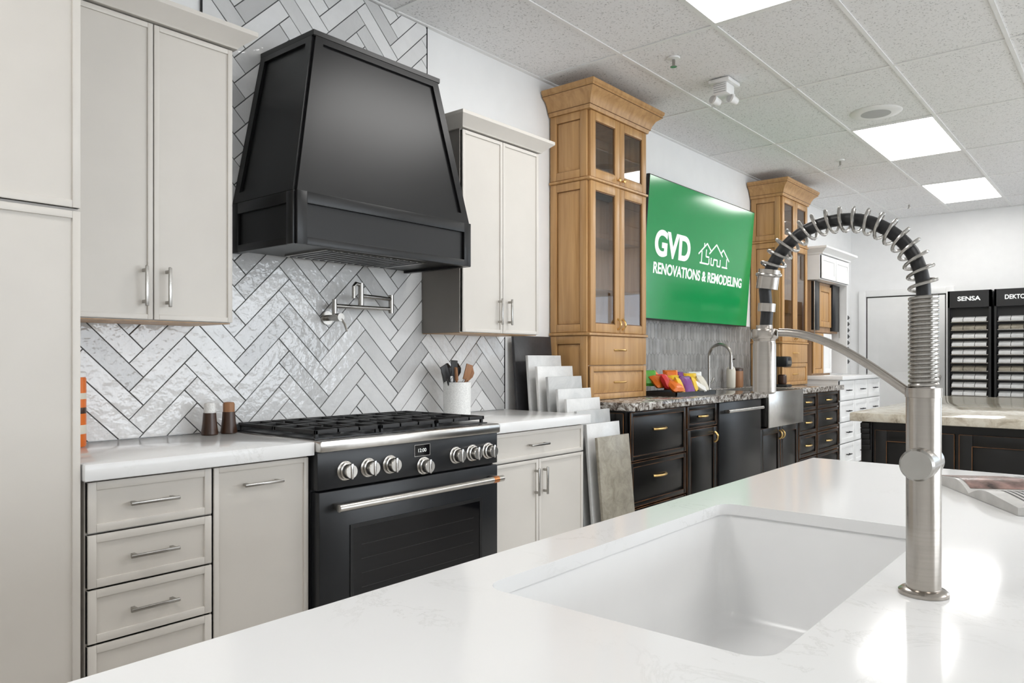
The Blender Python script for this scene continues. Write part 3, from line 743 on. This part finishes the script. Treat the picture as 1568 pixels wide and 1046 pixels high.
def bag(c, rz, rx, w2, h2, m):
    n = 8; vs = []; fs = []
    R_ = Matrix.Rotation(rz, 4, 'Z') @ Matrix.Rotation(rx, 4, 'X')
    for side in (1, -1):
        for i in range(n+1):
            for j in range(n+1):
                u = i/n*2-1; v = j/n*2-1
                d = (max(0, (1-u**4))*max(0, (1-v**4)))**.6*.028*side
                p = Vector(c)+R_ @ Vector((u*w2*(1-.06*(1-abs(v))), d+.002*math.sin(9*u+5*v), v*h2))
                p.z = max(p.z, .9625); vs.append(p)
        o = 0 if side == 1 else (n+1)**2
        for i in range(n):
            for j in range(n): fs.append((o+i*(n+1)+j, o+(i+1)*(n+1)+j, o+(i+1)*(n+1)+j+1, o+i*(n+1)+j+1))
    b.add(vs, fs, m)
for i in range(20):
    x = tx0+.07+(i % 6)*.092+random.uniform(-.02, .02); y = ty0+.06+(i//6)*.065
    bag((x, y, 1.015+.018*(i//6)+random.uniform(0, .025)), random.uniform(-.9, .9), random.uniform(-1.1, -.3), .055, .06+.008*(i % 3), cols[(i*7+i//6) % 10])
b.done()

# ------------------------------------------------------------------ white display kitchen beyond
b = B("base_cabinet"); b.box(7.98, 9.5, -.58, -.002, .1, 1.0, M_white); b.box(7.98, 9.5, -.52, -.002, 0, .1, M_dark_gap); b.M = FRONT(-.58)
for (a, c) in ((7.99, 8.49), (8.5, 8.99), (9.0, 9.49)):
    for (v0, v1) in ((.79, .99), (.57, .78), (.35, .56), (.11, .34)):
        slimdoor(b, a, c, v0, v1, M_white, M_white, .045); pull(b, (a+c)/2, (v0+v1)/2, .12, .02, M_rubber)
b.M = I4; b.box(7.965, 9.53, -.63, -.002, 1.001, 1.04, M_quartz, .003); b.done()
b = B("wall_cabinet"); b.box(7.98, 8.93, -.40, -.002, 2.04, 2.30, M_white)
b.M = FRONT(-.40); slimdoor(b, 7.99, 8.45, 2.05, 2.29, M_white, M_white, .05); slimdoor(b, 8.46, 8.92, 2.05, 2.29, M_white, M_white, .05); b.M = I4
crown(b, 7.98, 8.93, -.002, -.42, 2.30, [(0, 0), (.01, 0), (.015, .015), (.06, .05), (.07, .055), (.07, .075)], M_white)
b.box(8.91, 8.93, -.40, -.002, 1.05, 2.04, M_white); b.done()
b = B("sample_door_display")
b.box(8.0, 8.9, -.30, -.002, 1.5, 2.035, M_woodin)
b.M = FRONT(-.30)
raised(b, 8.22, 8.62, 1.56, 2.0, M_wood, .06, .02, M_glaze, False); b.box(8.02, 8.20, 1.52, 2.03, 0, .03, M_black, .003); b.box(8.64, 8.88, 1.52, 2.03, 0, .03, M_black, .003)
b.box(8.01, 8.03, 1.45, 2.03, .03, .035, M_steel); b.box(8.86, 8.88, 1.45, 2.03, .03, .035, M_steel)
b.M = I4; b.box(8.1, 8.7, -.28, -.002, 1.0405, 1.5, M_woodin); b.M = FRONT(-.28); raised(b, 8.1, 8.42, 1.06, 1.49, M_wood, .05, .02, M_glaze, False); raised(b, 8.43, 8.7, 1.06, 1.49, M_white, .05); b.done()
b = B("bottle_rack")
b.box(9.70, 9.72, -.02, -.002, 1.1, 1.75, M_rubber); b.box(10.05, 10.07, -.02, -.002, 1.1, 1.75, M_rubber)
for i in range(8):
    z = 1.14+i*.08
    b.box(9.68, 10.10, -.03, -.02, z-.006, z+.006, M_rubber)
    for xx in (9.75, 9.95):
        b.tube([(xx, -.06, z+.04), (xx+.14, -.06, z+.04), (xx+.17, -.06, z+.04), (xx+.23, -.06, z+.04)], [.034, .034, .014, .012], M_glassblack, 12)
        b.box(xx+.05, xx+.06, -.09, -.02, z-.004, z+.004, M_rubber)
b.done()

def rack(y0, y1, label):
    b = B("sample_display_rack"); xf = 9.9; b.M = LEFT(xf)
    u0, u1 = -y1, -y0
    b.box(u0, u1, 0, 1.99, -.02, -.55, M_rubber)
    b.box(u0, u0+.02, 0, 1.99, -.02, .06, M_rubber); b.box(u1-.02, u1, 0, 1.99, -.02, .06, M_rubber); b.box(u0, u1, 1.80, 1.99, -.02, .06, M_rubber)
    b.text(label, u0+.10, u1-.10, 1.875, 1.925, .06, .062, M_tvwhite, .02)
    a0 = u0+.03; a1 = u1-.03
    for i in range(16):
        z = .28+i*.093; mm = M_slab[(i*3+len(label)) % 3] if i % 5 != 4 else M_slab[3]
        for c in range(3):
            c0 = a0+.01+c*(a1-a0-.02)/3; c1 = c0+(a1-a0-.02)/3-.006
            b.hexa([(c0, z, -.015), (c1, z, -.015), (c1, z-.035, .055), (c0, z-.035, .055), (c0, z+.020, -.015), (c1, z+.020, -.015), (c1, z-.010, .06), (c0, z-.010, .06)], mm)
        b.box(a0, a1, z-.045, z-.037, -.02, .05, M_steel)
    b.done()
rack(-1.66, -1.235, "SENSA")
rack(-2.12, -1.69, "DEKTON")
rack(-2.60, -2.15, "SILESTONE")

# ------------------------------------------------------------------ second island
b = B("kitchen_island"); ix0, ix1, iy0, iy1 = 4.44, 6.76, -3.05, -1.76
b.box(ix0, ix1, iy0, iy1, .09, .874, M_bcab); b.box(ix0+.06, ix1-.06, iy0+.06, iy1-.06, 0, .09, M_bcab)
b.box(ix0-.06, ix1+.06, iy0-.06, iy1+.05, .875, .922, M_granite2, .006)
b.M = LEFT(ix0)
for k in range(3):
    a = -iy1+.07+k*.4; raised(b, a, a+.38, .14, .83, M_bcab, .06, .018, M_rub)
b.box(-iy1, -iy1+.055, .09, .87, 0, .02, M_bcab, .004)
for (v, o) in ((.84, .045), (.81, .04), (.78, .032), (.75, .024), (.72, .02)): b.box(-iy1+.005, -iy1+.05, v, v+.028, .02, .02+o*.8, M_bcab, .003)
b.M = basis((0, iy1, 0), (-1, 0, 0), (0, 0, 1), (0, 1, 0))
for k in range(4): raised(b, -ix1+.05+k*.56, -ix1+.05+k*.56+.54, .14, .85, M_bcab, .06, .018, M_rub)
b.done()

# ------------------------------------------------------------------ main island
IX0, IX1, IY0, IY1, IZ = -.75, 2.364, -3.62, -2.175, .915
sx0, sx1, sy0, sy1 = .745, 1.503, -2.663, -2.272
b = B("kitchen_island")
TH = .022
b.box(IX0, sx0, IY0, IY1, IZ-TH, IZ, M_quartz); b.box(sx1, IX1, IY0, IY1, IZ-TH, IZ, M_quartz)
b.box(sx0, sx1, IY0, sy0, IZ-TH, IZ, M_quartz); b.box(sx0, sx1, sy1, IY1, IZ-TH, IZ, M_quartz)
R = .035
for (cx_, cy_, a0) in ((sx0, sy0, 180), (sx1, sy0, 270), (sx1, sy1, 0), (sx0, sy1, 90)):
    ox = cx_+(R if cx_ == sx0 else -R); oy = cy_+(R if cy_ == sy0 else -R)
    arc = [(ox+R*math.cos(math.radians(a0+90*i/8)), oy+R*math.sin(math.radians(a0+90*i/8))) for i in range(9)]
    b.prism([(cx_, cy_)]+arc, IZ-TH, IZ, M_quartz)
for q in ((IX0, IX1, IY1-.02, IY1), (IX0, IX1, IY0, IY0+.02), (IX0, IX0+.02, IY0, IY1), (IX1-.02, IX1, IY0, IY1)): b.box(*q, IZ-.045, IZ-TH, M_quartz)
o = .035
for q in ((IX0+o, IX1-o, IY1-o-.02, IY1-o), (IX0+o, IX1-o, IY0+.3, IY0+.32), (IX0+o, IX0+o+.02, IY0+.32, IY1-o-.02), (IX1-o-.02, IX1-o, IY0+.32, IY1-o-.02)): b.box(*q, .1, IZ-TH, M_cab)
b.box(IX0+.08, IX1-.08, IY0+.36, IY1-.09, 0, .1, M_dark_gap)
b.M = basis((0, IY1-o, 0), (-1, 0, 0), (0, 0, 1), (0, 1, 0))
for k in range(5): slimdoor(b, -IX1+.05+k*.6, -IX1+.05+k*.6+.59, .11, .85, M_cab, M_cabin)
b.M = basis((IX1-o, 0, 0), (0, 1, 0), (0, 0, 1), (1, 0, 0)); slimdoor(b, IY0+.33, IY1-.04, .11, .85, M_cab, M_cabin, .05)
b.M = I4; b.done()
def rrect(x0, x1, y0, y1, r, z, n=8):
    pts = []
    for (cx_, cy_, a0) in ((x1-r, y1-r, 0), (x0+r, y1-r, 90), (x0+r, y0+r, 180), (x1-r, y0+r, 270)):
        for i in range(n+1):
            a = math.radians(a0+90*i/n); pts.append((cx_+r*math.cos(a), cy_+r*math.sin(a), z))
    return pts
b = B("undermount_sink"); zt_ = IZ-TH-.001
spec = [(-.045, .05, zt_), (-.006, .041, zt_), (-.005, .04, zt_-.006), (.004, .04, zt_-.15), (.008, .042, zt_-.195), (.016, .045, zt_-.212), (.035, .05, zt_-.219), (.12, .06, zt_-.223)]
vs = []; fs = []; L = None
for (ins, r, z) in spec:
    ring = rrect(sx0+ins, sx1-ins, sy0+ins, sy1-ins, r, z); L = len(ring); vs += ring
for i in range(len(spec)-1):
    for k in range(L): fs.append((i*L+k, i*L+(k+1) % L, (i+1)*L+(k+1) % L, (i+1)*L+k))
fs.append([(len(spec)-1)*L+k for k in range(L)])
b.add(vs, fs, M_sink)
dc = ((sx0+sx1)/2, (sy0+sy1)/2, zt_-.2225)
b.lathe(dc, [(.055, 0), (.055, .002), (.042, .003), (.036, .0005)], M_steel, 32)
b.done(50)

# faucet with spring
FX, FY = 1.088, -2.733
b = B("spring_faucet")
b.lathe((FX, FY, IZ+.0005), [(.0295, 0), (.0295, .004), (.026, .007), (.0205, .008), (.0205, .262), (.019, .266)], M_nickel, 40)
b.lathe((FX, FY, IZ+.266), [(.014, 0), (.014, .115)], M_nickel, 24)
def helix(path, r, turns, wr, m, seg=14, ws=6):
    P = [Vector(p) for p in path]; ln = [0]
    for i in range(1, len(P)): ln.append(ln[-1]+(P[i]-P[i-1]).length)
    N_ = int(turns*seg); out = []
    for k in range(N_+1):
        s_ = ln[-1]*k/N_; i = 0
        while i < len(P)-2 and ln[i+1] < s_: i += 1
        t_ = (s_-ln[i])/(ln[i+1]-ln[i]); p = P[i].lerp(P[i+1], t_)
        d0 = (P[min(i+1, len(P)-1)]-P[max(i-1, 0)]).normalized(); d1 = (P[min(i+2, len(P)-1)]-P[i]).normalized(); d = d0.lerp(d1, t_).normalized()
        a = Vector((1, 0, 0)); c = d.cross(a).normalized(); an = 2*math.pi*k/seg
        out.append(p+(a*math.cos(an)+c*math.sin(an))*r)
    b.tube(out, wr, m, ws)
zc0 = IZ+.268
helix([(FX, FY, zc0), (FX, FY, zc0+.06), (FX, FY, zc0+.118)], .0158, 21, .0026, M_pull, 16, 8)
rad = .105; zc = 1.307
arc = [(FX, FY, 1.27)]+[(FX, FY+rad-rad*math.cos(a), zc+rad*math.sin(a)) for a in [math.pi*i/24 for i in range(0, 24)]]
arc2 = arc+[(FX, FY+2*rad-.004, zc-.02), (FX, FY+2*rad-.002, 1.265)]
b.tube(arc2, .0088, M_rubber, 16)
helix(arc[1:24], .0162, 18, .0023, M_pull, 18, 8)
pe = Vector(arc[23])
b.tube([pe+Vector((0, -.004, .016)), pe+Vector((0, .0, -.012))], .0155, M_nickel, 24)
b.tube([(FX, FY+2*rad-.004, zc-.006), (FX, FY+2*rad-.003, zc-.018)], .0125, M_nickel, 24)
SY = FY+2*rad
b.lathe((FX, SY, 1.168), [(.013, 0), (.0165, .003), (.0165, .072), (.0155, .076), (.0155, .078), (.0165, .080), (.0165, .086), (.012, .092), (.0115, .101)], M_nickel, 30)
ap = []
for i in range(13):
    t_ = i/12; ap.append((FX, FY+.018+(2*rad-.04)*t_, 1.176+.082*math.sin(t_*math.pi/2)))
b.tube(ap, .0058, M_nickel, 12)
b.lathe((FX, SY, 1.249), [(.0185, 0), (.0195, .002), (.0195, .012), (.0185, .014)], M_nickel, 30)
b.lathe((FX, FY, 1.170), [(.0215, 0), (.0215, .012)], M_nickel, 30)
b.cyl((FX+.022, FY, 1.086), (FX-.038, FY, 1.086), .0205, M_pull, seg=36)
b.cyl((FX-.038, FY, 1.086), (FX-.042, FY, 1.086), .0205, M_pull, r1=.018, seg=36)
b.done(40)

# magazine
b = B("open_magazine")
b.M = Matrix.Translation((2.00, -2.775, IZ+.0006)) @ Matrix.Rotation(math.radians(31), 4, 'Z')
M_page = mat("magazine_page", (.58, .565, .54), .3, var=.2, scale=14)
M_photo = mat("magazine_photo", (.24, .15, .13), .25, var=.8, scale=22)
M_ink = mat("magazine_ink", (.06, .06, .06), .4)
pagew, pageh = .215, .28
def pz_(t_, s): return (.030*math.sin(min(1, t_*2.6)*math.pi/2)*(1-t_*.70)+.005) if s == 1 else (.026*math.sin(min(1, t_*2.2)*math.pi/2)*(1-t_*.6)+.005)
for s in (-1, 1):
    n_ = 14; top = []
    for i in range(n_+1):
        t_ = i/n_; top.append((s*pagew*t_, pz_(t_, s)))
    vs = []; fs = []
    for (x, z) in top: vs += [(x, -pageh/2, z), (x, pageh/2, z), (x, -pageh/2, 0), (x, pageh/2, 0)]
    for i in range(n_):
        a = i*4; fs += [(a, a+4, a+5, a+1), (a, a+2, a+6, a+4), (a+1, a+5, a+7, a+3), (a+2, a+3, a+7, a+6)]
    fs.append((n_*4, n_*4+2, n_*4+3, n_*4+1)); b.add(vs, fs, M_page)
    def patch(i0, i1, y0, y1, m):
        vs = []; fs = []
        for (x, z) in top[i0:i1+1]: vs += [(x, y0, z+.0008), (x, y1, z+.0008)]
        for i in range(i1-i0): fs.append((i*2, i*2+2, i*2+3, i*2+1))
        b.add(vs, fs, m)
    if s == 1:
        patch(1, 13, -.02, pageh/2-.01, M_photo)
        for k in range(7): patch(2, 7, -.045-k*.011, -.041-k*.011, M_ink); patch(8, 13, -.045-k*.011, -.041-k*.011, M_ink)
    else:
        patch(2, 12, -.12, .02, M_photo)
        for k in range(6): patch(2, 12, .04+k*.012, .044+k*.012, M_ink)
b.M = I4; b.done()

# ------------------------------------------------------------------ area light added as frontal fill outside the unseen south window, world, camera
ld = bpy.data.lights.new("daylight_fill", 'AREA'); ld.shape = 'RECTANGLE'; ld.size = 8.0; ld.size_y = 2.0; ld.energy = 230; ld.color = (.95, .98, 1)
lo = bpy.data.objects.new("daylight_fill", ld); COL.objects.link(lo); lo.location = (4.5, Y0-.35, 1.6); lo.rotation_euler = (math.radians(90), 0, 0)
w = bpy.data.worlds.new("World"); scene.world = w; w.use_nodes = True
bg = w.node_tree.nodes["Background"]; bg.inputs[0].default_value = (.75, .87, 1, 1); bg.inputs[1].default_value = 3.0
cam = bpy.data.cameras.new("Camera"); co = bpy.data.objects.new("Camera", cam); COL.objects.link(co)
co.location = (0, -D, EYE); co.rotation_euler = (math.radians(90), 0, math.radians(-50))
cam.sensor_width = 36; cam.lens = 1150/1568*36; cam.shift_y = 26/1568; cam.clip_start = .02
scene.camera = co
scene.view_settings.view_transform = 'Standard'
scene.view_settings.look = 'None'
